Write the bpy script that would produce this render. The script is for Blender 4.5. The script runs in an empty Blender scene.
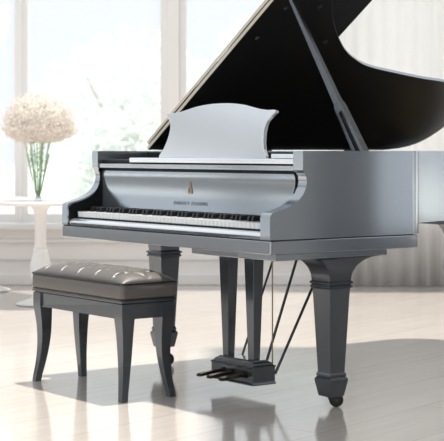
import bpy, bmesh, math, random
from mathutils import Vector, Matrix
random.seed(7)
S = bpy.context.scene
COL = S.collection
PI = math.pi

# ------------------------------------------------------------------ helpers
def link(name, bm, mat, parent=None, bevel=0.0, smooth=False, seg=2, auto=35):
    bmesh.ops.remove_doubles(bm, verts=bm.verts, dist=1e-6)
    bmesh.ops.recalc_face_normals(bm, faces=bm.faces)
    me = bpy.data.meshes.new(name)
    bm.to_mesh(me); bm.free()
    mats = mat if isinstance(mat, (list, tuple)) else [mat]
    for m in mats: me.materials.append(m)
    o = bpy.data.objects.new(name, me)
    COL.objects.link(o)
    if parent is not None: o.parent = parent
    if bevel > 0:
        b = o.modifiers.new('bevel', 'BEVEL'); b.width = bevel; b.segments = seg
        b.limit_method = 'ANGLE'; b.angle_limit = math.radians(auto)
        b.harden_normals = False
    if smooth:
        for p in me.polygons: p.use_smooth = True
        me.set_sharp_from_angle(angle=math.radians(auto))
    return o

def tag(o, label=None, cat=None, group=None, kind=None):
    if label: o['label'] = label
    if cat: o['category'] = cat
    if group: o['group'] = group
    if kind: o['kind'] = kind
    return o

def empty(name, loc, rz=0.0):
    o = bpy.data.objects.new(name, None); COL.objects.link(o)
    o.location = loc; o.rotation_euler = (0, 0, rz)
    o.empty_display_size = 0.1
    return o

def new(): return bmesh.new()

def add_box(bm, x0, x1, y0, y1, z0, z1, mi=0):
    v = [bm.verts.new(p) for p in ((x0,y0,z0),(x1,y0,z0),(x1,y1,z0),(x0,y1,z0),(x0,y0,z1),(x1,y0,z1),(x1,y1,z1),(x0,y1,z1))]
    for f in ((0,3,2,1),(4,5,6,7),(0,1,5,4),(1,2,6,5),(2,3,7,6),(3,0,4,7)):
        bm.faces.new([v[i] for i in f]).material_index = mi

def box(name, x0, x1, y0, y1, z0, z1, mat, parent=None, bevel=0.0, seg=2):
    bm = new(); add_box(bm, x0, x1, y0, y1, z0, z1)
    return link(name, bm, mat, parent, bevel, seg=seg)

def add_rings(bm, rings, cap=True, mi=0):
    """loft a list of equal-length closed rings of points"""
    R = [[bm.verts.new(p) for p in r] for r in rings]
    n = len(R[0])
    for a, b in zip(R, R[1:]):
        for i in range(n):
            bm.faces.new((a[i], a[(i+1) % n], b[(i+1) % n], b[i])).material_index = mi
    if cap:
        bm.faces.new(R[0][::-1]).material_index = mi
        bm.faces.new(R[-1]).material_index = mi

def add_prism(bm, pts, fn0, fn1, mi=0):
    add_rings(bm, [[fn0(*p) for p in pts], [fn1(*p) for p in pts]], True, mi)

def add_lathe(bm, prof, n=32, c=(0, 0), cap=True):
    rings = [[(c[0] + r*math.cos(2*PI*i/n), c[1] + r*math.sin(2*PI*i/n), z) for i in range(n)] for r, z in prof]
    add_rings(bm, rings, cap)

def add_tube(bm, p0, p1, r0, r1=None, n=10):
    r1 = r0 if r1 is None else r1
    p0 = Vector(p0); p1 = Vector(p1); d = (p1 - p0).normalized()
    a = d.orthogonal().normalized(); b = d.cross(a)
    add_rings(bm, [[p + a*r*math.cos(2*PI*i/n) + b*r*math.sin(2*PI*i/n) for i in range(n)] for p, r in ((p0, r0), (p1, r1))])

def add_path(bm, pts, rad, n=8):
    pts = [Vector(p) for p in pts]; rings = []
    ref = None
    for i, p in enumerate(pts):
        d = (pts[min(i+1, len(pts)-1)] - pts[max(i-1, 0)]).normalized()
        if ref is None: ref = d.orthogonal().normalized()
        a = (ref - d*ref.dot(d)).normalized(); ref = a; b = d.cross(a)
        r = rad(i/(len(pts)-1)) if callable(rad) else rad
        rings.append([p + a*r*math.cos(2*PI*k/n) + b*r*math.sin(2*PI*k/n) for k in range(n)])
    add_rings(bm, rings)

def catmull(pts, k=6, closed=False):
    out = []; n = len(pts)
    rng = range(n) if closed else range(n-1)
    for i in rng:
        if closed: P = [Vector(pts[(i+j-1) % n]) for j in range(4)]
        else: P = [Vector(pts[max(0, min(n-1, i+j-1))]) for j in range(4)]
        for s in range(k):
            t = s/k
            out.append(0.5*((2*P[1]) + (P[2]-P[0])*t + (2*P[0]-5*P[1]+4*P[2]-P[3])*t*t + (3*P[1]-P[0]-3*P[2]+P[3])*t**3))
    if not closed: out.append(Vector(pts[-1]))
    return out

# ------------------------------------------------------------------ materials
def mat(name, col, rough=0.5, metal=0.0, coat=0.0, spec=0.5, noise=0.0, nscale=8.0, bump=0.0, bscale=60.0, trans=0.0, croughness=0.05):
    m = bpy.data.materials.new(name); m.use_nodes = True
    nt = m.node_tree; b = nt.nodes['Principled BSDF']
    b.inputs['Base Color'].default_value = (*col, 1)
    b.inputs['Roughness'].default_value = rough
    b.inputs['Metallic'].default_value = metal
    b.inputs['Coat Weight'].default_value = coat
    b.inputs['Coat Roughness'].default_value = croughness
    b.inputs['Specular IOR Level'].default_value = spec
    tc = nt.nodes.new('ShaderNodeTexCoord')
    if noise > 0:
        n = nt.nodes.new('ShaderNodeTexNoise'); n.inputs['Scale'].default_value = nscale
        nt.links.new(tc.outputs['Object'], n.inputs['Vector'])
        mx = nt.nodes.new('ShaderNodeMix'); mx.data_type = 'RGBA'
        mx.inputs[6].default_value = (*[c*(1-noise) for c in col], 1)
        mx.inputs[7].default_value = (*[min(1, c*(1+noise)) for c in col], 1)
        nt.links.new(n.outputs['Fac'], mx.inputs[0])
        nt.links.new(mx.outputs[2], b.inputs['Base Color'])
    if bump > 0:
        n2 = nt.nodes.new('ShaderNodeTexNoise'); n2.inputs['Scale'].default_value = bscale
        nt.links.new(tc.outputs['Object'], n2.inputs['Vector'])
        bp = nt.nodes.new('ShaderNodeBump'); bp.inputs['Strength'].default_value = bump; bp.inputs['Distance'].default_value = 0.01
        nt.links.new(n2.outputs['Fac'], bp.inputs['Height'])
        nt.links.new(bp.outputs['Normal'], b.inputs['Normal'])
    return m

def translucent(name, col, fac=0.5, rough=0.8):
    m = bpy.data.materials.new(name); m.use_nodes = True; nt = m.node_tree
    out = nt.nodes['Material Output']; nt.nodes.remove(nt.nodes['Principled BSDF'])
    d = nt.nodes.new('ShaderNodeBsdfDiffuse'); t = nt.nodes.new('ShaderNodeBsdfTranslucent'); mx = nt.nodes.new('ShaderNodeMixShader')
    n = nt.nodes.new('ShaderNodeTexNoise'); n.inputs['Scale'].default_value = 30
    r = nt.nodes.new('ShaderNodeMix'); r.data_type = 'RGBA'
    r.inputs[6].default_value = (*[c*0.94 for c in col], 1); r.inputs[7].default_value = (*col, 1)
    nt.links.new(n.outputs['Fac'], r.inputs[0])
    nt.links.new(r.outputs[2], d.inputs['Color']); nt.links.new(r.outputs[2], t.inputs['Color'])
    mx.inputs[0].default_value = fac
    nt.links.new(d.outputs[0], mx.inputs[1]); nt.links.new(t.outputs[0], mx.inputs[2]); nt.links.new(mx.outputs[0], out.inputs['Surface'])
    return m

def glass(name, milk=0.0, gloss=0.08, tint=(1, 1, 1)):
    m = bpy.data.materials.new(name); m.use_nodes = True; nt = m.node_tree
    out = nt.nodes['Material Output']; nt.nodes.remove(nt.nodes['Principled BSDF'])
    tr = nt.nodes.new('ShaderNodeBsdfTransparent'); tr.inputs['Color'].default_value = (*tint, 1)
    gl = nt.nodes.new('ShaderNodeBsdfGlossy'); gl.inputs['Roughness'].default_value = 0.04
    lw = nt.nodes.new('ShaderNodeLayerWeight'); lw.inputs['Blend'].default_value = gloss
    m1 = nt.nodes.new('ShaderNodeMixShader')
    nt.links.new(lw.outputs['Fresnel'], m1.inputs[0]); nt.links.new(tr.outputs[0], m1.inputs[1]); nt.links.new(gl.outputs[0], m1.inputs[2])
    last = m1
    if milk > 0:
        d = nt.nodes.new('ShaderNodeBsdfDiffuse'); d.inputs['Color'].default_value = (.95, .97, .98, 1)
        t = nt.nodes.new('ShaderNodeBsdfTranslucent'); t.inputs['Color'].default_value = (.95, .97, .98, 1)
        m2 = nt.nodes.new('ShaderNodeMixShader'); m2.inputs[0].default_value = .7
        nt.links.new(d.outputs[0], m2.inputs[1]); nt.links.new(t.outputs[0], m2.inputs[2])
        m3 = nt.nodes.new('ShaderNodeMixShader'); m3.inputs[0].default_value = milk
        nt.links.new(m1.outputs[0], m3.inputs[1]); nt.links.new(m2.outputs[0], m3.inputs[2]); last = m3
    nt.links.new(last.outputs[0], out.inputs['Surface'])
    return m

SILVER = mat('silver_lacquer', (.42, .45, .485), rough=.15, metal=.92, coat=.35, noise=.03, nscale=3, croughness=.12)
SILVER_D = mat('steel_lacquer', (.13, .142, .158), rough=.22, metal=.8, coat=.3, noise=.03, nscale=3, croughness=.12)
DESK = mat('satin_silver', (.86, .89, .92), rough=.2, metal=.85, coat=.2, noise=.02)
FALLM = mat('polished_silver', (.44, .485, .53), rough=.15, metal=.85, coat=.2, noise=.02, nscale=3, croughness=.1)
SATIN = mat('black_satin', (.006, .007, .008), rough=.4, spec=.12, noise=.05)
BLACK = mat('black_lacquer', (.006, .007, .010), rough=.38, coat=.06, spec=.25, noise=.05, croughness=.2)
GAP = mat('dark_felt', (.012, .013, .015), rough=.9, noise=.1, nscale=40)  # real felt, and also the shade painted into open gaps
RUBBER = mat('black_rubber', (.02, .02, .02), rough=.6, noise=.1, nscale=40)
EDGE = mat('champagne_edge', (.60, .53, .42), rough=.35, metal=.35, noise=.05)
IVORY = mat('white_key_top', (.80, .82, .84), rough=.22, coat=.2, noise=.01)
EBONY = mat('black_key_top', (.008, .008, .01), rough=.35, noise=.05)
GILT = mat('gilt_inlay', (.42, .31, .20), rough=.4, metal=.6, noise=.05, nscale=30)
INKG = mat('grey_inlay', (.22, .235, .255), rough=.5, noise=.05, nscale=30)
BRASS = mat('dark_brass', (.06, .05, .035), rough=.22, metal=.8, noise=.1, nscale=20)
RODM = mat('dark_rod_metal', (.07, .078, .088), rough=.3, metal=.7, noise=.05)
CAST = mat('caster_metal', (.05, .048, .045), rough=.35, metal=.7, noise=.1, nscale=40)
WOODT = mat('spruce_soundboard', (.42, .29, .17), rough=.5, coat=.3, noise=.15, nscale=14)
PLATE = mat('gilded_iron', (.30, .22, .11), rough=.5, metal=.7, noise=.05)
STRING = mat('steel_string', (.6, .6, .6), rough=.25, metal=1, noise=.02)
LEATHER = mat('taupe_leather', (.135, .124, .116), rough=.40, metal=.15, coat=.0, noise=.08, nscale=12, bump=.08, bscale=220, croughness=.25)
PIPING = mat('black_piping', (.012, .012, .014), rough=.4, noise=.1, nscale=60)
WHITE = mat('white_paint', (.84, .83, .82), rough=.4, noise=.02, nscale=5)
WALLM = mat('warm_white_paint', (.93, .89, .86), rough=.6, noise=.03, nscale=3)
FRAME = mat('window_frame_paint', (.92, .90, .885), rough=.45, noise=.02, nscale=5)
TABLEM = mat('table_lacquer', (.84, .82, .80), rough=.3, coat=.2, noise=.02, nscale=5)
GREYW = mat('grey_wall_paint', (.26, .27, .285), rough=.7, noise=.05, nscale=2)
CEILM = mat('ceiling_paint', (.8, .8, .8), rough=.8, noise=.02, nscale=2)
CURT = translucent('sheer_curtain', (.98, .97, .96), .62)
STEMM = mat('green_stem', (.30, .42, .20), rough=.5, noise=.15, nscale=40)
LEAFM = translucent('pale_leaf', (.42, .54, .30), .35)
CORE = mat('blossom_stalks', (.70, .66, .58), rough=.9, noise=.2, nscale=60)
BLOOM = translucent('cream_blossom', (.90, .84, .79), .3)
CROWN = translucent('tree_foliage', (.84, .885, .855), .5)  # leaf colour whitened to stand for bright outdoor haze
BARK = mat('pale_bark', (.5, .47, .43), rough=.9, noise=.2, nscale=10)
LAWN = mat('lawn_green', (.82, .85, .82), rough=.9, noise=.12, nscale=1.5)  # grass colour whitened the same way, haze put into the paint
PANE = glass('window_glass', milk=.12, gloss=.06)  # milk puts the bright haze into the panes themselves
VASEG = glass('vase_glass', milk=.02, gloss=.08, tint=(.96, .98, .97))
PEBBLE = mat('pale_glass_gravel', (.75, .78, .76), rough=.3, noise=.1, nscale=60)

def floor_mat():
    m = bpy.data.materials.new('polished_floor'); m.use_nodes = True; nt = m.node_tree; b = nt.nodes['Principled BSDF']
    tc = nt.nodes.new('ShaderNodeTexCoord'); mp = nt.nodes.new('ShaderNodeMapping')
    mp.inputs['Rotation'].default_value = (0, 0, math.radians(-52)); nt.links.new(tc.outputs['Object'], mp.inputs['Vector'])
    br = nt.nodes.new('ShaderNodeTexBrick'); br.offset = .5
    br.inputs['Scale'].default_value = 1; br.inputs['Brick Width'].default_value = 1.5; br.inputs['Row Height'].default_value = .34
    br.inputs['Mortar Size'].default_value = .004; br.inputs['Mortar Smooth'].default_value = .3
    br.inputs['Color1'].default_value = (.59, .545, .50, 1); br.inputs['Color2'].default_value = (.56, .515, .47, 1); br.inputs['Mortar'].default_value = (.48, .43, .39, 1)
    nt.links.new(mp.outputs[0], br.inputs['Vector'])
    mp2 = nt.nodes.new('ShaderNodeMapping'); mp2.inputs['Scale'].default_value = (.7, 9, 1); nt.links.new(mp.outputs[0], mp2.inputs['Vector'])
    n = nt.nodes.new('ShaderNodeTexNoise'); n.inputs['Scale'].default_value = 2.0; n.inputs['Detail'].default_value = 5; nt.links.new(mp2.outputs[0], n.inputs['Vector'])
    cr = nt.nodes.new('ShaderNodeValToRGB'); cr.color_ramp.elements[0].position = .3; cr.color_ramp.elements[0].color = (.94, .93, .92, 1); cr.color_ramp.elements[1].position = .7; cr.color_ramp.elements[1].color = (1.03, 1.03, 1.03, 1)
    nt.links.new(n.outputs['Fac'], cr.inputs[0])
    mx = nt.nodes.new('ShaderNodeMix'); mx.data_type = 'RGBA'; mx.blend_type = 'MULTIPLY'; mx.inputs[0].default_value = 1
    nt.links.new(br.outputs['Color'], mx.inputs[6]); nt.links.new(cr.outputs[0], mx.inputs[7]); nt.links.new(mx.outputs[2], b.inputs['Base Color'])
    b.inputs['Roughness'].default_value = .13
    b.inputs['Specular IOR Level'].default_value = .5
    n3 = nt.nodes.new('ShaderNodeTexNoise'); n3.inputs['Scale'].default_value = 5; nt.links.new(tc.outputs['Object'], n3.inputs['Vector'])
    mr = nt.nodes.new('ShaderNodeMapRange'); mr.inputs[3].default_value = .07; mr.inputs[4].default_value = .14; nt.links.new(n3.outputs['Fac'], mr.inputs[0]); nt.links.new(mr.outputs[0], b.inputs['Roughness'])
    bp = nt.nodes.new('ShaderNodeBump'); bp.inputs['Strength'].default_value = .05; bp.inputs['Distance'].default_value = .004
    nt.links.new(br.outputs['Fac'], bp.inputs['Height']); bp.invert = True; nt.links.new(bp.outputs[0], b.inputs['Normal'])
    return m
FLOOR = floor_mat()

# ------------------------------------------------------------------ camera
H = 1.03; F = 1488.0
cam = bpy.data.cameras.new('camera'); co = bpy.data.objects.new('camera', cam); COL.objects.link(co)
co.location = (0, 0, H); co.rotation_euler = (PI/2, 0, 0)
cam.sensor_width = 36; cam.lens = F/444*36; cam.shift_y = (151-220.5)/444
cam.dof.use_dof = True; cam.dof.focus_distance = 6.15; cam.dof.aperture_fstop = 6.3
cam.clip_end = 300
S.camera = co

# ------------------------------------------------------------------ room
WY = 11.45
st = lambda o: tag(o, kind='structure')
st(box('floor', -6.5, 4.2, -3, 11.62, -.1, 0, FLOOR))
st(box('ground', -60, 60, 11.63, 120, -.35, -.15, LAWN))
bm = new(); add_box(bm, -6.5, 4.2, WY, WY+.16, 0, .43); add_box(bm, -6.5, 4.2, WY, WY+.16, 3.0, 3.4)
add_box(bm, -.42, -.33, WY-.02, WY+.16, .43, 3.0); add_box(bm, 2.9, 4.2, WY, WY+.16, .43, 3.0); add_box(bm, -6.5, -5.4, WY, WY+.16, .43, 3.0)
st(link('wall_back', bm, WALLM, bevel=.004))
bm = new(); add_box(bm, -6.5, 4.2, WY-.07, WY+.02, .425, .475); st(link('trim_1', bm, WHITE, bevel=.012))
bm = new(); add_box(bm, -6.5, 4.2, WY-.028, WY, .325, .352); add_box(bm, -6.5, 4.2, WY-.018, WY, .19, .205); st(link('trim_2', bm, WHITE, bevel=.006))
bm = new(); add_box(bm, -6.5, 4.2, WY-.03, WY, 0, .085); st(link('baseboard_back', bm, WALLM, bevel=.008))
bm = new(); add_box(bm, 4.2, 4.35, -3, 5.35, 0, 3.4); add_box(bm, 4.2, 4.35, 7.6, 7.9, 0, 3.4); add_box(bm, 4.2, 4.35, 10.6, 11.62, 0, 3.4)
for y0, y1 in ((5.35, 7.6), (7.9, 10.6)): add_box(bm, 4.2, 4.35, y0, y1, 0, .45); add_box(bm, 4.2, 4.35, y0, y1, 3.0, 3.4)
st(link('wall_right', bm, GREYW))  # unseen grey wall, added for the piano's side to reflect
bm = new(); add_box(bm, 4.15, 4.2, 4.4, 4.93, 0, 3.4); st(link('trim_3', bm, WHITE, bevel=.01))  # unseen white strip, added as a light band in the side's reflection
bm = new()
for y0, y1 in ((-3, -2.6), (1.2, 1.6), (4.6, 5.1), (7.82, 8.1), (10.9, 11.62)): add_box(bm, -6.65, -6.5, y0, y1, .45, 3.0)
add_box(bm, -6.65, -6.5, -3, 11.62, 0, .45); add_box(bm, -6.65, -6.5, -3, 11.62, 3.0, 3.4)
st(link('wall_left', bm, GREYW))  # unseen wall, added so its pier reflects as a dark fallboard band
st(box('ceiling', .45, 4.2, -3, 8.3, 3.4, 3.55, CEILM))  # unseen partial slab, sized to shade the floor on the right

def window(i, x0, x1, mulls):
    """fixed frame, mullions and glass panes of one window opening"""
    y0, y1 = WY+.03, WY+.10
    bm = new()
    add_box(bm, x0, x1, y0, y1, .475, .545)             # bottom rail
    add_box(bm, x0, x1, y0, y1, .61, .66)               # low transom
    add_box(bm, x0, x1, y0, y1, 2.93, 3.0)
    add_box(bm, x0, x0+.055, y0+.001, y1-.001, .5, 2.98); add_box(bm, x1-.055, x1, y0+.001, y1-.001, .5, 2.98)
    fr = link('window_%d' % i, bm, FRAME, bevel=.006); st(fr)
    for mx_ in mulls:
        m = new(); add_box(m, mx_-.05, mx_+.05, y0-.012, y1+.012, .475, 2.99); add_box(m, mx_-.012, mx_+.012, y0-.03, y0, .475, 2.99)
        link('mullion', m, FRAME, fr, bevel=.005)
    xs = [x0+.05] + [v for m_ in mulls for v in (m_-.048, m_+.048)] + [x1-.05]
    for a, b in zip(xs[::2], xs[1::2]):
        p = new(); add_box(p, a, b, y0+.03, y0+.036, .545, .61); add_box(p, a, b, y0+.03, y0+.036, .66, 2.93)
        link('pane', p, PANE, fr)
    return fr
window(1, -5.4, -.42, [-3.95, -2.75, -1.55])
window(2, -.33, 2.9, [.87, 1.9])
def reflection_window(i, x, y0, y1):  # out-of-view windows added as bright areas for the piano to reflect
    bm = new()
    add_box(bm, x, x+.06, y0, y1, .45, .52); add_box(bm, x, x+.06, y0, y1, 2.93, 3.0)
    add_box(bm, x+.001, x+.059, y0, y0+.05, .5, 2.95); add_box(bm, x+.001, x+.059, y1-.05, y1, .5, 2.95); add_box(bm, x+.002, x+.058, (y0+y1)/2-.03, (y0+y1)/2+.03, .5, 2.95)
    fr = st(link('window_%d' % i, bm, FRAME, bevel=.004))
    p = new(); add_box(p, x+.028, x+.034, y0+.05, (y0+y1)/2-.03, .52, 2.93); add_box(p, x+.028, x+.034, (y0+y1)/2+.03, y1-.05, .52, 2.93); link('pane', p, PANE, fr)
reflection_window(3, 4.25, 5.35, 7.6); reflection_window(8, 4.25, 7.9, 10.6)
for k, (y0, y1) in enumerate(((-2.6, 1.2), (1.6, 4.6), (5.1, 7.82), (8.1, 10.9))): reflection_window(4+k, -6.6, y0, y1)

# sheer curtain hanging in front of the right window
def curtain(name, x0, x1, y, label, ph):
    n = 260; bm = new(); rings = []
    top = 3.3
    cols = []
    for i in range(n+1):
        t = i/n; x = x0 + (x1-x0)*t
        w = math.sin(t*(x1-x0)/.115*2*PI + ph + .8*math.sin(t*9)) 
        a = .018 + .007*math.sin(t*23+ph)
        col = []
        for k, z in enumerate((.006, .5, 1.1, 1.8, 2.6, top)):
            f = 1 - .25*k/5
            col.append(bm.verts.new((x + .006*math.sin(k*1.3+t*30), y + a*w*f, z)))
        cols.append(col)
    for a, b in zip(cols, cols[1:]):
        for k in range(5): bm.faces.new((a[k], b[k], b[k+1], a[k+1]))
    o = link(name, bm, CURT, smooth=True, auto=80)
    s = o.modifiers.new('thick', 'SOLIDIFY'); s.thickness = .002
    tag(o, label, 'curtain')
    return o
curtain('sheer_curtain', .80, 3.3, WY-.14, 'pleated sheer white floor-length curtain covering the window behind the piano tail', .4)
bm = new(); add_tube(bm, (.70, WY-.14, 3.32), (3.5, WY-.14, 3.32), .015, n=14)
rod = link('curtain_rod', bm, WHITE, smooth=True)
tag(rod, 'slim white rod carrying the sheer curtain along the back wall', 'curtain rod')
for x in (.78, 3.42):
    box('bracket', x-.012, x+.012, WY-.14, WY+.01, 3.312, 3.328, WHITE, rod, bevel=.002)

# ------------------------------------------------------------------ trees outside
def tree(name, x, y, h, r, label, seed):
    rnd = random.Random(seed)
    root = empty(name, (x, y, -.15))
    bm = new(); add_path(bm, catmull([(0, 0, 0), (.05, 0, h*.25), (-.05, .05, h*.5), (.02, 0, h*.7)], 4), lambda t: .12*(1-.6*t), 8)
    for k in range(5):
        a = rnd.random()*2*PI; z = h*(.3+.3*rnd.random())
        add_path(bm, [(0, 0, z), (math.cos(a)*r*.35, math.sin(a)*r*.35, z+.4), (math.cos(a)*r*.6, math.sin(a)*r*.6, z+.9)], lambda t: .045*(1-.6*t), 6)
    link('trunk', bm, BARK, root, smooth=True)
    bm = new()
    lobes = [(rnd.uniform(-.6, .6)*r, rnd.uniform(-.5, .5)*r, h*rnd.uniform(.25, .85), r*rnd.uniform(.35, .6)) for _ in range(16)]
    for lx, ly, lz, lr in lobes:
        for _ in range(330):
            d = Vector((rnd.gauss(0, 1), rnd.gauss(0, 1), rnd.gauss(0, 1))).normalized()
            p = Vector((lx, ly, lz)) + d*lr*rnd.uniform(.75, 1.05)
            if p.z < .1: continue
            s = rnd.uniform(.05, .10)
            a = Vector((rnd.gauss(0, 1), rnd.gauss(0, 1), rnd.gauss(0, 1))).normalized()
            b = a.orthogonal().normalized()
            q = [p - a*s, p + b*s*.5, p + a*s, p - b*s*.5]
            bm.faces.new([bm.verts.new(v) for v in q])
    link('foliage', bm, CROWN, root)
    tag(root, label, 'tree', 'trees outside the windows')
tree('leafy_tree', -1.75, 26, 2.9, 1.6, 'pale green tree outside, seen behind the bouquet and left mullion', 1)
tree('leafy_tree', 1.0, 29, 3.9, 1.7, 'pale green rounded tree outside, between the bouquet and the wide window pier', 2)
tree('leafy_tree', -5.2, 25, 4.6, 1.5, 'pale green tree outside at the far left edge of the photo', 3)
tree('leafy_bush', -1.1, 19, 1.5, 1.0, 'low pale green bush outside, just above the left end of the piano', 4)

# ------------------------------------------------------------------ grand piano
ANG = math.atan2(-.801, .598)
OR = Vector((.183, 5.68, 0))
piano = empty('grand_piano', OR, ANG)
tag(piano, 'silver-grey grand piano with raised black-lined lid, standing on three tapered legs', 'piano')
W = 1.55
EXT = lambda pts, u0, u1: ([(u0, v, z) for v, z in pts], [(u1, v, z) for v, z in pts])

# case: curved rim wall
side = [(0, .50), (0, .70), (-.006, .765), (-.03, .815), (-.085, .86), (-.20, .92), (-.37, 1.02), (-.52, 1.16), (-.64, 1.36), (-.73, 1.60), (-.79, 1.85), (-.86, 2.10), (-.97, 2.29), (-1.14, 2.40), (-1.33, 2.42), (-1.47, 2.36), (-1.545, 2.22), (-1.55, 2.05)]
sm = [Vector(side[0])] + catmull(side[1:], 6)
outer = sm + [Vector((-W, .50))]
def inset(path, d):
    out = []
    for i, p in enumerate(path):
        t = (path[min(i+1, len(path)-1)] - path[max(i-1, 0)]).normalized()
        n = Vector((-t.y, t.x)); out.append(p + n*d)
    return out
inner = inset(outer, .045); inner[0] = Vector((-.045, .50)); inner[-1] = Vector((-W+.045, .50))
bm = new(); loop = outer + inner[::-1]
R0 = [bm.verts.new((p.x, p.y, .688)) for p in loop]; R1 = [bm.verts.new((p.x, p.y, H)) for p in loop]
n = len(loop); m_ = len(outer)
for i in range(n): bm.faces.new((R0[i], R0[(i+1) % n], R1[(i+1) % n], R1[i]))
for i in range(m_-1):
    for R in (R0, R1): bm.faces.new((R[i], R[i+1], R[n-2-i], R[n-1-i]))
link('rim', bm, SILVER, piano, smooth=True, auto=40)

# bottom tray of the case, soundboard, plate, strings
bm = new(); add_prism(bm, [tuple(p) for p in inner], lambda x, y: (x, y, .70), lambda x, y: (x, y, .72)); link('soundboard', bm, WOODT, piano)
pl_in = inset(outer, .10); pl_in[0] = Vector((-.10, .56)); pl_in[-1] = Vector((-W+.10, .56))
bm = new(); add_prism(bm, [tuple(p) for p in pl_in], lambda x, y: (x, y, .86), lambda x, y: (x, y, .872)); link('iron_plate', bm, PLATE, piano, bevel=.003)
bm = new()
for k in range(60):
    u = -1.40 + k*.02
    best = 2.2
    for p, q in zip(pl_in, pl_in[1:]):
        if (p.x-u)*(q.x-u) <= 0 and abs(p.x-q.x) > 1e-6: best = min(best, p.y + (q.y-p.y)*(u-p.x)/(q.x-p.x)) if u > -1.3 else best
    add_tube(bm, (u, .60, .884), (u, max(.7, best-.06), .884), .0012, n=4)
tag(link('strings', bm, STRING, piano), kind='stuff')

# arms with scrolled profile
arm_prof = [(0, .688), (0, .770), (.003, .783), (.012, .791), (.03, .796), (.06, .803), (.09, .812), (.12, .825), (.147, .842), (.168, .864), (.180, .889), (.184, .912), (.180, .932), (.171, .946), (.164, .955), (.164, H), (.5, H), (.5, .688)]
for u0, u1 in ((-.06, 0), (-W, -W+.05)):
    bm = new(); a, b = EXT(arm_prof, u0, u1); add_rings(bm, [a, b]); link('arm', bm, SILVER, piano, smooth=True, auto=28)
ap2 = [(.007, .688), (.008, .768), (.012, .776), (.03, .788), (.06, .795), (.09, .804), (.12, .817), (.145, .833), (.163, .855), (.173, .884), (.177, .912), (.173, .930), (.167, .940), (.170, .948), (.24, .948), (.24, .688)]
for u0, u1 in ((-.0615, -.0595), (-W+.0495, -W+.0515)):
    bm = new(); a, b = EXT(ap2, u0, u1); add_rings(bm, [a, b]); tag(link('arm_liner', bm, SATIN, piano), 'black inner cheek')  # black sheet painting in the shade on the arm's inner face
# keybed (full-depth lower band) with rounded rear right corner
kb = [(-.004, 0), (.002, .006), (.002, .74), (-.01, .79), (-.045, .815), (-.10, .82), (-W+.03, .82), (-W-.002, .78), (-W-.002, .006), (-W+.004, 0)]
bm = new(); add_prism(bm, kb, lambda x, y: (x, y, .632), lambda x, y: (x, y, .684)); link('keybed', bm, SILVER, piano, bevel=.003)
gp = [(-.005, .006), (-.005, .76), (-.06, .81), (-W+.02, .81), (-W+.005, .76), (-W+.005, .006)]
bm = new(); add_prism(bm, gp, lambda x, y: (x, y, .682), lambda x, y: (x, y, .70)); link('joint_strip', bm, GAP, piano)
# key slip: front rail with a rounded sloping top
ks = [(.006, .688), (.006, .700), (.010, .709), (.022, .716), (.040, .718), (.040, .688)]
bm = new(); a, b = EXT(ks, -W+.0525, -.0625); add_rings(bm, [a, b]); link('key_slip', bm, DESK, piano, smooth=True, auto=40)
box('key_frame', -W+.0525, -.0625, .044, .24, .69, .725, GAP, piano)
for u0, u1 in ((-W+.051, -W+.064), (-.074, -.061)):
    box('key_block', u0, u1, .046, .22, .72, .752, BLACK, piano, bevel=.003)
# keys
K0, K1 = -1.484, -.076; kw = (K1-K0)/52
for i in range(52):
    a = K0 + i*kw
    bm = new(); add_box(bm, a+.0013, a+kw-.0013, .047, .215, .722, .749); add_box(bm, a+.0013, a+kw-.0013, .0445, .06, .7435, .749)
    link('white_key', bm, IVORY, piano, bevel=.0009, seg=1)
for i in range(51):
    note = (i + 5) % 7           # first white key is A
    if note in (2, 6): continue    # no black key between E-F and B-C
    a = K0 + (i+1)*kw
    bm = new(); add_rings(bm, [[(a-w, f, z), (a+w, f, z), (a+w, .183, z), (a-w, .183, z)] for w, f, z in ((.0072, .098, .749), (.0068, .100, .760), (.0056, .104, .771))])
    link('black_key', bm, EBONY, piano, bevel=.0009, seg=1)
# fallboard
fb = [(.240, .944), (.194, .944), (.187, .938), (.186, .925), (.188, .905), (.1895, .882), (.1905, .858), (.1905, .834), (.190, .810), (.188, .790), (.186, .775), (.1845, .762), (.184, .7565), (.240, .7565)]
bm = new(); a, b = EXT(fb, -W+.052, -.062); add_rings(bm, [a, b]); fall = link('fallboard', bm, FALLM, piano, smooth=True, auto=45)
box('felt_strip', -W+.0527, -.0627, .2165, .238, .7495, .7545, GAP, piano)
# rails above the fallboard
box('top_rail', -W+.0525, -.0625, .170, .25, .952, .972, SILVER, piano, bevel=.003)
box('rail_shadow_gap', -W+.0527, -.0627, .192, .25, .942, .98, GAP, piano)  # black filler painting in the shade between the rails
box('music_shelf', -1.245, -.061, .172, .44, .978, .9995, DESK, piano, bevel=.004)
box('inner_rail', -W+.0527, -.0627, .445, .50, .80, 1.024, BLACK, piano)
box('pin_block_cover', -W+.052, -1.25, .19, .44, .978, .990, BLACK, piano, bevel=.003)
box('desk_slide', -.245, -.068, .20, .26, 1.0, 1.019, DESK, piano, bevel=.003)

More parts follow.
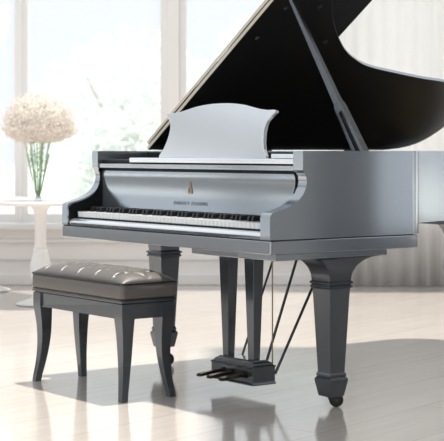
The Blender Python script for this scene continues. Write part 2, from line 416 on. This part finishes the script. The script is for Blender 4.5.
# emblem and lettering on the fallboard
def fb_v(z):
    for (v0, z0), (v1, z1) in zip(fb[3:], fb[4:]):
        if z1 <= z <= z0: return v0 + (v1-v0)*(z0-z)/(z0-z1)
    return .21
def letters(txt, size, uc, z, mt, name, sx=1.0):
    c = bpy.data.curves.new(name, 'FONT'); c.body = txt; c.size = size; c.align_x = 'CENTER'; c.align_y = 'CENTER'; c.extrude = .0006; c.space_character = 1.35
    tmp = bpy.data.objects.new('tmp', c); COL.objects.link(tmp)
    bpy.context.view_layer.update()
    me = bpy.data.meshes.new_from_object(tmp.evaluated_get(bpy.context.evaluated_depsgraph_get()))
    bpy.data.objects.remove(tmp); bpy.data.curves.remove(c)
    me.materials.clear(); me.materials.append(mt); me.name = name
    o = bpy.data.objects.new(name, me); COL.objects.link(o); o.parent = fall
    sl = (fb_v(z-.02)-fb_v(z+.02))/.04
    o.location = (uc, fb_v(z)-.0016, z); o.rotation_euler = (PI/2 + math.atan(sl), 0, 0); o.scale = (sx, 1, 1)
    return o
letters('FAILECT CLEIENS', .0205, -.786, .803, INKG, 'lettering', 1.2)
# small lyre-shaped emblem
def flat(bm, pts, z0=-.0005, z1=.0008): add_prism(bm, pts, lambda x, y: (x, y, z0), lambda x, y: (x, y, z1))
bm = new()
L = [(-.010, -.022), (.010, -.022), (.013, -.014), (.010, -.006), (.006, .0), (.0035, .012), (.006, .022), (.003, .022), (.0005, .013), (.0025, .0), (.006, -.008), (.007, -.014), (.005, -.017), (-.005, -.017), (-.007, -.014), (-.006, -.008), (-.0025, .0), (-.0005, .013), (-.003, .022), (-.006, .022), (-.0035, .012), (-.006, .0), (-.010, -.006), (-.013, -.014)]
R0 = [bm.verts.new((x, y, -.0004)) for x, y in L]; R1 = [bm.verts.new((x, y, .0008)) for x, y in L]
for i in range(len(L)): bm.faces.new((R0[i], R0[(i+1) % len(L)], R1[(i+1) % len(L)], R1[i]))
for R in (R0, R1): bm.faces.new(R)
add_box(bm, -.0012, .0012, -.018, .016, -.0003, .0008); add_box(bm, -.0055, .0055, .007, .009, -.0003, .0009); add_box(bm, -.012, .012, -.0235, -.0215, -.0003, .0009)
em = link('emblem', bm, GILT, fall)
em.scale = (1.35, 1.15, 1); em.location = (-.788, fb_v(.872)-.0022, .872); em.rotation_euler = (PI/2 + math.atan((fb_v(.85)-fb_v(.89))/.04), 0, 0)

# music desk: shaped panel leaning back
half = [(0, 1), (.06, .997), (.12, .98), (.18, .952), (.24, .905), (.29, .868), (.34, .847), (.380, .85), (.394, .84), (.393, .80), (.372, .74), (.352, .66), (.343, .56), (.342, .45), (.350, .30), (.364, .16), (.385, .05), (.388, 0)]
outl = [(p, q) for p, q in half] + [(-p, q) for p, q in half[::-1][:-1]]
def deskp(p, q, off):
    hh = .236; L_ = q*hh
    return (-.712 + p, .235 + L_*.25 + off*.97, 1.0005 + L_ - off*.24)
bm = new(); add_prism(bm, outl, lambda p, q: deskp(p, q, 0), lambda p, q: deskp(p, q, .018))
link('music_desk', bm, DESK, piano, bevel=.003, auto=50)
for u in (-.45, -.97):
    bm = new(); add_tube(bm, (u, .33, 1.0), (u, .29, 1.12), .004); link('desk_prop', bm, RODM, piano)

# lid (raised about its bass-side hinge line)
TH = math.radians(33.6)
def LP(a, v, off): return (-W + a - off*math.sin(TH), v, H + .004 + a*math.tan(TH) + off*math.cos(TH))
lid_ctrl = [(1.30, .60), (1.26, .66), (1.15, .715), (1.03, .775), (.922, .864), (.82, .975), (.717, 1.117), (.655, 1.24), (.6095, 1.375), (.571, 1.611), (.545, 1.80), (.528, 1.963), (.50, 2.12), (.44, 2.24), (.34, 2.305), (.19, 2.303), (.075, 2.25), (.02, 2.15), (0, 2.02)]
lid_out = [Vector((0, .4815)), Vector((1.30, .4815))] + catmull(lid_ctrl, 5)
bm = new(); n = len(lid_out)
A = [bm.verts.new(LP(p.x, p.y, 0)) for p in lid_out]; B = [bm.verts.new(LP(p.x, p.y, .020)) for p in lid_out]
bm.faces.new(A).material_index = 0; bm.faces.new(B[::-1]).material_index = 1
for i in range(n):
    f = bm.faces.new((A[i], B[i], B[(i+1) % n], A[(i+1) % n])); f.material_index = 2 if i == 0 else 1
link('lid', bm, [BLACK, SILVER, EDGE], piano, bevel=.002, seg=1)
flap = [(0.01, .4815), (1.30, .4815), (1.30, 1.05), (0.01, 1.05)]
bm = new()
A = [bm.verts.new(LP(a, v, .024)) for a, v in flap]; B = [bm.verts.new(LP(a, v, .042)) for a, v in flap]
bm.faces.new(A).material_index = 0; bm.faces.new(B[::-1]).material_index = 0
for i in range(4): bm.faces.new((A[i], B[i], B[(i+1) % 4], A[(i+1) % 4])).material_index = 1 if i == 0 else 0
link('lid_flap', bm, [SILVER, EDGE], piano, bevel=.002, seg=1)
bm = new(); a0 = [LP(0, .484, o) for o in (.0205, .0235)]
add_prism(bm, [(0.01, .50), (1.29, .50), (1.29, 1.04), (.01, 1.04)], lambda a, v: LP(a, v, .0203), lambda a, v: LP(a, v, .0237)); link('flap_seam', bm, GAP, piano)
# rubber buttons on the lid underside
U = Vector((.598, -.801)); V = Vector((.801, .598))
def lid_hit(px, py):
    kx = (px-222)/F; ky = (151-py)/F
    # x = -.744+.598a+.801v = kx*D ; D = 6.9216-.801a+.598v ; .664a = ky*D
    t = math.tan(TH)
    m11, m12, b1 = .598+kx*.801, .801-kx*.598, kx*6.9216+.744
    m21, m22, b2 = t+ky*.801, -ky*.598, ky*6.9216
    det = m11*m22-m12*m21
    return (b1*m22-m12*b2)/det, (m11*b2-m21*b1)/det
for px, py in ((257, 38), (285.6, 8.5), (319.5, 7), (325, 42)):
    a, v = lid_hit(px, py)
    bm = new(); rings = []
    for r, o in ((.011, .001), (.011, -.006), (.008, -.010)):
        rings.append([Vector(LP(a, v, o)) + Vector((math.cos(TH), 0, math.sin(TH)))*r*math.cos(2*PI*k/14) + Vector((0, 1, 0))*r*math.sin(2*PI*k/14) for k in range(14)])
    add_rings(bm, rings); link('rubber_button', bm, RUBBER, piano)
# hinges
for v in (.62, 1.2, 1.8):
    bm = new(); add_tube(bm, (-W-.004, v-.05, H+.004), (-W-.004, v+.05, H+.004), .005); link('hinge', bm, BRASS, piano)

# lid prop: tapered stick with a forked lower end
P0 = Vector((-.035, .512, 1.0)); P1 = Vector((-.515, .512, H+.004+1.035*math.tan(TH)-.012))
d = (P1-P0).normalized(); wv = Vector((d.z, 0, -d.x)); tv = Vector((0, 1, 0)); Ln = (P1-P0).length
def bar(bm, s0, s1, c0, c1, w0, w1, t0, t1):
    rings = []
    for s, c, w, t in ((s0, c0, w0, t0), (s1, c1, w1, t1)):
        p = P0 + d*s + wv*c
        rings.append([p + wv*w + tv*t, p - wv*w + tv*t, p - wv*w - tv*t, p + wv*w - tv*t])
    add_rings(bm, rings)
bm = new()
bar(bm, 0, .235, -.022, -.017, .010, .007, .016, .016)
bar(bm, 0, .235, .022, .017, .010, .007, .016, .016)
bar(bm, .23, .27, 0, 0, .025, .021, .016, .015)
bar(bm, .27, Ln, 0, 0, .018, .0075, .012, .009)
prop = link('lid_prop', bm, SILVER_D, piano, bevel=.002, seg=1)
bm = new(); bar(bm, 0, .235, 0, 0, .0125, .0095, .006, .006); link('prop_slot', bm, GAP, prop)

# legs
def square(c, hu, hv, z): return [(c[0]-hu, c[1]-hv, z), (c[0]+hu, c[1]-hv, z), (c[0]+hu, c[1]+hv, z), (c[0]-hu, c[1]+hv, z)]
def piano_leg(u, v, top, flare, zt=.606, dz=0.0):
    c = (u, v); bm = new(); rings = []
    def s(h, z): rings.append(square(c, h, h, z))
    for h_, z_ in ((.036, .045), (.048, .108), (.048, .114), (.040, .124), (.043, .127), (.043, .134), (.038, .142), (.0385, .150)): s(h_, z_+dz)
    s(.053, top-.03); s(.0545, top-.026); s(.060, top-.022); s(.060, top-.016); s(.056, top-.013); s(.056, top-.010); s(.062, top-.006); s(.062, top); s(.056, top+.004)
    if flare:
        hz = zt-(top+.004)
        for k in range(1, 13):
            t = k/12*PI/2
            rings.append(square((u, v+.015*(1-math.cos(t))), .056+.03*(1-math.cos(t)), .056+.115*(1-math.cos(t)), top+.004+hz*math.sin(t)))
    else:
        s(.052, top+.008); s(.056, top+.03); s(.06, .632)
    add_rings(bm, rings)
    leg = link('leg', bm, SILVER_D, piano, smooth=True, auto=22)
    # caster
    bm = new(); X = Vector((.598, .801)); Y = Vector((-.801, .598)); c0 = Vector((u, v)) + X*.020
    def cp(a, b, z): q = Vector((u, v)) + X*a + Y*b; return (q.x, q.y, z)
    add_tube(bm, (u, v, .06+dz), (u, v, .030), .010, .013, n=14)
    pts = [(-.020, .044), (.026, .044), (.038, .036), (.034, .024), (.018, .018), (.006, .022)]
    for k in (-1, 1): add_prism(bm, pts, lambda a, z: cp(a, k*.012-.002, z), lambda a, z: cp(a, k*.012+.002, z))
    add_rings(bm, [[cp(a, b, z) for a, b in ((-.02, -.014), (.026, -.014), (.026, .014), (-.02, .014))] for z in (.040, .046)])
    ca = link('caster', bm, CAST, leg)
    bm = new(); n = 24
    add_rings(bm, [[cp(.020+q*math.cos(2*PI*i/n), x, .029+q*math.sin(2*PI*i/n)) for i in range(n)] for x, q in ((-.009, .019), (-.009, .026), (-.006, .0288), (.006, .0288), (.009, .026), (.009, .019))])
    link('wheel', bm, RUBBER, leg, smooth=True, auto=35)
    bm = new(); add_tube(bm, cp(.020, -.016, .029), cp(.020, .016, .029), .006, n=12); link('axle', bm, BRASS, leg)
    return leg
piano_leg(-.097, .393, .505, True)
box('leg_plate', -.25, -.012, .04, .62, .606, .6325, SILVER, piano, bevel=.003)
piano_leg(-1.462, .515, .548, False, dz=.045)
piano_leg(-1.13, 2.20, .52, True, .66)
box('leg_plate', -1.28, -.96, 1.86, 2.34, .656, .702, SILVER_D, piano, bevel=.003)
bx0 = [tuple(p) for p in inset(outer, .02)]
bm = new(); add_prism(bm, bx0, lambda x, y: (x, y, .694), lambda x, y: (x, y, .702)); link('case_bottom', bm, SILVER_D, piano)

# pedal lyre
box('lyre_block', -.90, -.445, .275, .385, .577, .6325, SILVER, piano, bevel=.003)
for du in (-.089, .089):
    bm = new(); uc = -.617+du
    add_rings(bm, [square((uc, .335), .019, .017, .135), square((uc, .335), .033, .028, .578)])
    link('lyre_post', bm, SILVER_D, piano, bevel=.002)
bm = new(); cb = (-.612, .34)
add_rings(bm, [square(cb, hu, hv, z) for hu, hv, z in ((.150, .062, .046), (.150, .064, .050), (.146, .060, .058), (.146, .060, .116), (.149, .063, .119), (.149, .063, .123), (.142, .057, .126), (.136, .052, .130), (.136, .052, .134), (.128, .044, .140), (.122, .038, .142), (.120, .036, .147))])
base = link('pedal_box', bm, SILVER_D, piano, bevel=.001, seg=1)
for pu in (-.672, -.60, -.515):
    bm = new(); sec = []
    for v, w, z, h in ((.300, .008, .088, .008), (.255, .008, .088, .008), (.22, .010, .087, .008), (.18, .0145, .084, .007), (.155, .015, .081, .006), (.145, .011, .079, .004)):
        sec.append([(pu-w, v, z-h), (pu+w, v, z-h), (pu+w, v, z+h), (pu-w, v, z+h)])
    add_rings(bm, sec); link('pedal', bm, BRASS, piano, bevel=.002)
    bm = new(); add_tube(bm, (pu, .272, .088), (pu, .284, .088), .015, n=18); link('pedal_collar', bm, BRASS, piano)
for (a, b, r) in (((-.53, .405, .135), (-.53, .60, .634), .006), ((-.468, .402, .088), (-.468, .72, .634), .006), ((-.70, .402, .135), (-.70, .612, .634), .005)):
    bm = new(); add_tube(bm, a, b, r, n=10); link('lyre_brace', bm, RODM, piano)
bm = new(); add_tube(bm, (-.482, .398, .12), (-.482, .398, .634), .003, n=8); link('trapwork_rod', bm, GILT, piano)

# ------------------------------------------------------------------ bench
bench = empty('piano_bench', (-.522, 6.455, 0), ANG)
tag(bench, 'grey piano bench with tufted taupe leather seat in front of the keyboard', 'bench')
BL, BW = .375, .140
def rrect(hx, hy, r, k=6):
    pts = []
    for cx, cy, a0 in ((hx-r, hy-r, 0), (-hx+r, hy-r, PI/2), (-hx+r, -hy+r, PI), (hx-r, -hy+r, 1.5*PI)):
        for i in range(k+1): a = a0 + PI/2*i/k; pts.append((cx+r*math.cos(a), cy+r*math.sin(a)))
    return pts
bm = new()
add_rings(bm, [[(x, y, z) for x, y in rrect(BL-i, BW-i, .022)] for i, z in ((.010, .418), (.003, .423), (.0, .432), (.0005, .455), (.001, .472), (.006, .482), (.012, .487))])
link('cushion', bm, LEATHER, bench, smooth=True, auto=60)
# tufted top
NX, NY = 160, 60
bx = [-.28, -.14, 0, .14, .28]; by = [-.05, .05]
btn = [(x, y) for x in bx for y in by]
def top_h(x, y):
    ax = abs(x)/(BL-.004); ay = abs(y)/(BW-.004)
    e = max(0, (1-ax**6))**.6*max(0, (1-ay**3.2))**.6
    h = .050*e
    cr = 0
    for qx, qy in btn:
        d2 = (x-qx)**2+(y-qy)**2
        cr += .013*math.exp(-d2/(.022**2))
        if abs(y) > abs(qy)-.002 and y*qy > 0: cr += .019*math.exp(-((x-qx)/.0065)**2)*min(1, ((BW-abs(y))/.05))
    for qx in bx:
        for sx, sy in ((1, 1), (1, -1)):
            # diagonals to the middle line
            for px_, py_ in ((qx+.07, 0), (qx-.07, 0)):
                ex, ey = px_-qx, py_-sy*.05; L2 = ex*ex+ey*ey
                t = max(0, min(1, ((x-qx)*ex+(y-sy*.05)*ey)/L2))
                dd = (x-qx-ex*t)**2+(y-sy*.05-ey*t)**2
                cr = max(cr, .006*math.exp(-dd/(.011**2)))
    return .486 + max(0, h - cr*min(1, e*1.6))
bm = new(); G = []
hx, hy = BL-.004, BW-.004
for j in range(NY+1):
    row = []
    for i in range(NX+1):
        x = hx*(2*i/NX-1); y = hy*(2*j/NY-1)
        row.append(bm.verts.new((x, y, top_h(x, y))))
    G.append(row)
for j in range(NY):
    for i in range(NX): bm.faces.new((G[j][i], G[j][i+1], G[j+1][i+1], G[j+1][i]))
edge = [G[0][i] for i in range(NX+1)] + [G[j][NX] for j in range(1, NY+1)] + [G[NY][i] for i in range(NX-1, -1, -1)] + [G[j][0] for j in range(NY-1, 0, -1)]
low = [bm.verts.new((v.co.x*.985, v.co.y*.97, .474)) for v in edge]
for i in range(len(edge)): bm.faces.new((edge[i], edge[(i+1) % len(edge)], low[(i+1) % len(low)], low[i]))
bm.faces.new(low)
link('tufted_top', bm, LEATHER, bench, smooth=True, auto=70)
for x, y in btn:
    bm = new(); z = top_h(x, y); add_lathe(bm, [(.008, z-.004), (.009, z+.001), (.006, z+.004), (.001, z+.005)], 14, (x, y)); link('button', bm, LEATHER, bench, smooth=True, auto=60)
def loop_tube(name, pts, z, r, m):
    bm = new(); n = len(pts); rings = []
    for i in range(n):
        p = Vector((*pts[i], z)); t = (Vector((*pts[(i+1) % n], z))-Vector((*pts[i-1], z))).normalized(); o = Vector((t.y, -t.x, 0))
        rings.append([bm.verts.new(p + o*r*math.cos(k*PI/3) + Vector((0, 0, 1))*r*math.sin(k*PI/3)) for k in range(6)])
    for i in range(n):
        for k in range(6): bm.faces.new((rings[i][k], rings[i][(k+1) % 6], rings[(i+1) % n][(k+1) % 6], rings[(i+1) % n][k]))
    return link(name, bm, m, bench, smooth=True, auto=80)
loop_tube('piping', rrect(BL-.001, BW-.001, .02), .4855, .0032, PIPING)
loop_tube('piping', rrect(BL-.004, BW-.004, .02), .4185, .0032, PIPING)
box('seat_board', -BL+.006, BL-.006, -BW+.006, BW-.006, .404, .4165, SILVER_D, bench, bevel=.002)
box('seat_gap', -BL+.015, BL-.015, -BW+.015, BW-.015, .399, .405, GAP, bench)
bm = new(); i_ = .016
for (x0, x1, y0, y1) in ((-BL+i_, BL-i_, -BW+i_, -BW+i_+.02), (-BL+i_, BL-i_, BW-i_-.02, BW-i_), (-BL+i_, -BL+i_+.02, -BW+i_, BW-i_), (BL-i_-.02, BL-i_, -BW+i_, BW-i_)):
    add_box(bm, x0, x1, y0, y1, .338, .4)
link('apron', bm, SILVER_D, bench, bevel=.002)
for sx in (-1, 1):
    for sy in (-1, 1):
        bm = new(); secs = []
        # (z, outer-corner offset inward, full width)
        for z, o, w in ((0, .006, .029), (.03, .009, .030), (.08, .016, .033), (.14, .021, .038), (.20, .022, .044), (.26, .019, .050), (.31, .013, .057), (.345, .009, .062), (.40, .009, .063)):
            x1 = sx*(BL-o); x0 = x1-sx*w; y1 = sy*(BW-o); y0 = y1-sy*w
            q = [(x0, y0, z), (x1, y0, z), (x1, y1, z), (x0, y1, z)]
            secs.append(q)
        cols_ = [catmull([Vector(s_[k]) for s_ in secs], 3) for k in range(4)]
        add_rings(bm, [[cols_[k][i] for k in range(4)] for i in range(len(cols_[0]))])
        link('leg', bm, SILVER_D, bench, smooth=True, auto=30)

# ------------------------------------------------------------------ table, vase, flowers
tx, ty = -1.445, 10.40
table = empty('side_table', (tx, ty, 0))
tag(table, 'white oval table on turned pedestals standing before the left window', 'table')
axis = Vector((-1.70+1.217, 10.95-9.98)).normalized(); perp = Vector((axis.y, -axis.x)) 
if perp.x < 0: perp = -perp
hl, hw = .75, .33
ov = []
for i in range(72):
    a = 2*PI*i/72; c, s_ = math.cos(a), math.sin(a)
    ov.append(axis*hl*math.copysign(abs(c)**.8, c) + perp*hw*math.copysign(abs(s_)**.9, s_))
bm = new(); add_rings(bm, [[(p.x*k, p.y*k, z) for p in ov] for k, z in ((.955, .664), (.985, .668), (1.0, .677), (1.0, .684), (.993, .690))])
link('table_top', bm, TABLEM, table, smooth=True, auto=60)
ped = [(.0, .0), (.155, 0), (.165, .006), (.16, .014), (.11, .030), (.06, .050), (.042, .075), (.046, .11), (.062, .17), (.070, .225), (.066, .28), (.054, .33), (.046, .355), (.050, .362), (.050, .372), (.040, .385), (.037, .45), (.038, .55), (.044, .61), (.056, .640), (.075, .665)]
def pedestal(x, y, k):
    bm = new(); prof = catmull([(r, z, 0) for r, z in ped[1:]], 3)
    add_lathe(bm, [(p.x*k, min(p.y, .665)) for p in prof], 36, (x-tx, y-ty)); link('pedestal', bm, TABLEM, table, smooth=True, auto=50)
pedestal(-1.217, 9.98, 1.0); pedestal(-1.715, 10.95, .95)

vx, vy, vz = -1.262, 10.22, .690
vase = empty('flower_vase', (vx, vy, vz))
tag(vase, 'slender clear glass vase on the white table holding the bouquet', 'vase')
bm = new(); pro = [(.0225, .0), (.0235, .006), (.022, .03), (.028, .08), (.040, .14), (.053, .20), (.066, .26), (.078, .32)]
add_lathe(bm, pro + [(r-.002, z) for r, z in pro[::-1][:-1]] + [(.019, .012)], 32); link('vase_body', bm, VASEG, vase, smooth=True, auto=50)
bm = new(); add_lathe(bm, [(.0175, .0125), (.019, .016), (.0185, .026), (.01, .030)], 20); link('gravel', bm, PEBBLE, vase, smooth=True)

bq = empty('flower_bouquet', (vx, vy, vz+.03))
tag(bq, 'domed bouquet of tiny cream blossoms on green stems in the glass vase', 'bouquet')
rnd = random.Random(11)
def dome_pt(th, ph, k=1.0):
    # dome: round above, shallow underneath, slightly lumpy
    r = .248*(1 + .04*math.sin(3*th+1)+.03*math.sin(5*th+ph*4))
    x = r*math.sin(ph)*math.cos(th); y = r*math.sin(ph)*math.sin(th)
    z = math.cos(ph); z = z*.24 if z > 0 else z*.105
    q = max(0, 1-(math.hypot(x, y)/.26)**2)
    return Vector((x*k, y*k, (.470) + z*k))
bm = new(); bmesh.ops.create_icosphere(bm, subdivisions=3, radius=1)
for v in bm.verts:
    th = math.atan2(v.co.y, v.co.x); ph = math.acos(max(-1, min(1, v.co.z))); v.co = dome_pt(th, ph, .82)
ZC = 0
link('flower_mass', bm, CORE, bq, smooth=True, auto=180)
bm = new()
for i in range(3600):
    ph = math.acos(1-2*rnd.random()); th = rnd.random()*2*PI
    p = dome_pt(th, ph, rnd.uniform(.84, 1.06))
    nrm = Vector((math.sin(ph)*math.cos(th), math.sin(ph)*math.sin(th), math.cos(ph)))
    nrm = (nrm + Vector((rnd.gauss(0, .4), rnd.gauss(0, .4), rnd.gauss(0, .4)))).normalized()
    a = nrm.orthogonal().normalized(); b = nrm.cross(a); r = rnd.uniform(.007, .0125); t0 = rnd.random()*6
    c = bm.verts.new(p - nrm*.002)
    ring = []
    for k in range(10):
        rr = r if k % 2 == 0 else r*.55
        ring.append(bm.verts.new(p + nrm*(.0035 if k % 2 == 0 else 0) + a*rr*math.cos(t0+k*PI/5) + b*rr*math.sin(t0+k*PI/5)))
    for k in range(10): bm.faces.new((c, ring[k], ring[(k+1) % 10]))
tag(link('blossoms', bm, BLOOM, bq), kind='stuff')
for k in range(14):
    a = 2*PI*k/14+.2; R = (.03, .075, .055, .083)[k % 4]
    b0 = Vector((math.cos(a)*.010, math.sin(a)*.010, 0)); t1 = Vector((math.cos(a)*R, math.sin(a)*R, .33))
    bm = new(); mid = b0.lerp(t1, .5); mid.x *= 1.15; mid.y *= 1.15
    add_path(bm, catmull([b0, mid, t1, t1+Vector((math.cos(a)*.02, math.sin(a)*.02, .07))], 5), .0030, 6)
    sm_ = link('stem', bm, STEMM, bq, smooth=True, auto=80)
    bm = new()
    for q in range(7):
        z = .12+.026*q+rnd.uniform(-.01, .01); t = z/.30; p = b0.lerp(t1, t); p.x *= 1.1; p.y *= 1.1
        aa = rnd.random()*2*PI; dv = Vector((math.cos(aa)*.5, math.sin(aa)*.5, 1)).normalized(); sd = dv.orthogonal().normalized(); ll = rnd.uniform(.02, .04)
        bm.faces.new([bm.verts.new(w) for w in (p, p+dv*ll*.5+sd*.004, p+dv*ll, p+dv*ll*.5-sd*.004)])
    link('leaves', bm, LEAFM, sm_)

# ------------------------------------------------------------------ light
w = bpy.data.worlds.new('sky'); S.world = w; w.use_nodes = True
bg = w.node_tree.nodes['Background']; bg.inputs['Color'].default_value = (.90, .95, 1, 1); bg.inputs['Strength'].default_value = 0.97
sun = bpy.data.lights.new('sun', 'SUN'); so = bpy.data.objects.new('sun', sun); COL.objects.link(so)
sun.energy = 5.0; sun.angle = math.radians(2.5); sun.color = (1, .94, .86)
trav = Vector((-.801*.20 + .598*.03, -.598*.20 - .801*.03, -1.0)).normalized()
so.rotation_euler = trav.to_track_quat('-Z', 'Y').to_euler(); so.location = (1, 7, 6)

vs = S.view_settings
vs.view_transform = 'Standard'; vs.look = 'None'; vs.gamma = 1; vs.exposure = 0; vs.use_curve_mapping = False
S.cycles.max_bounces = 8; S.cycles.transparent_max_bounces = 12
S.cycles.use_denoising = True
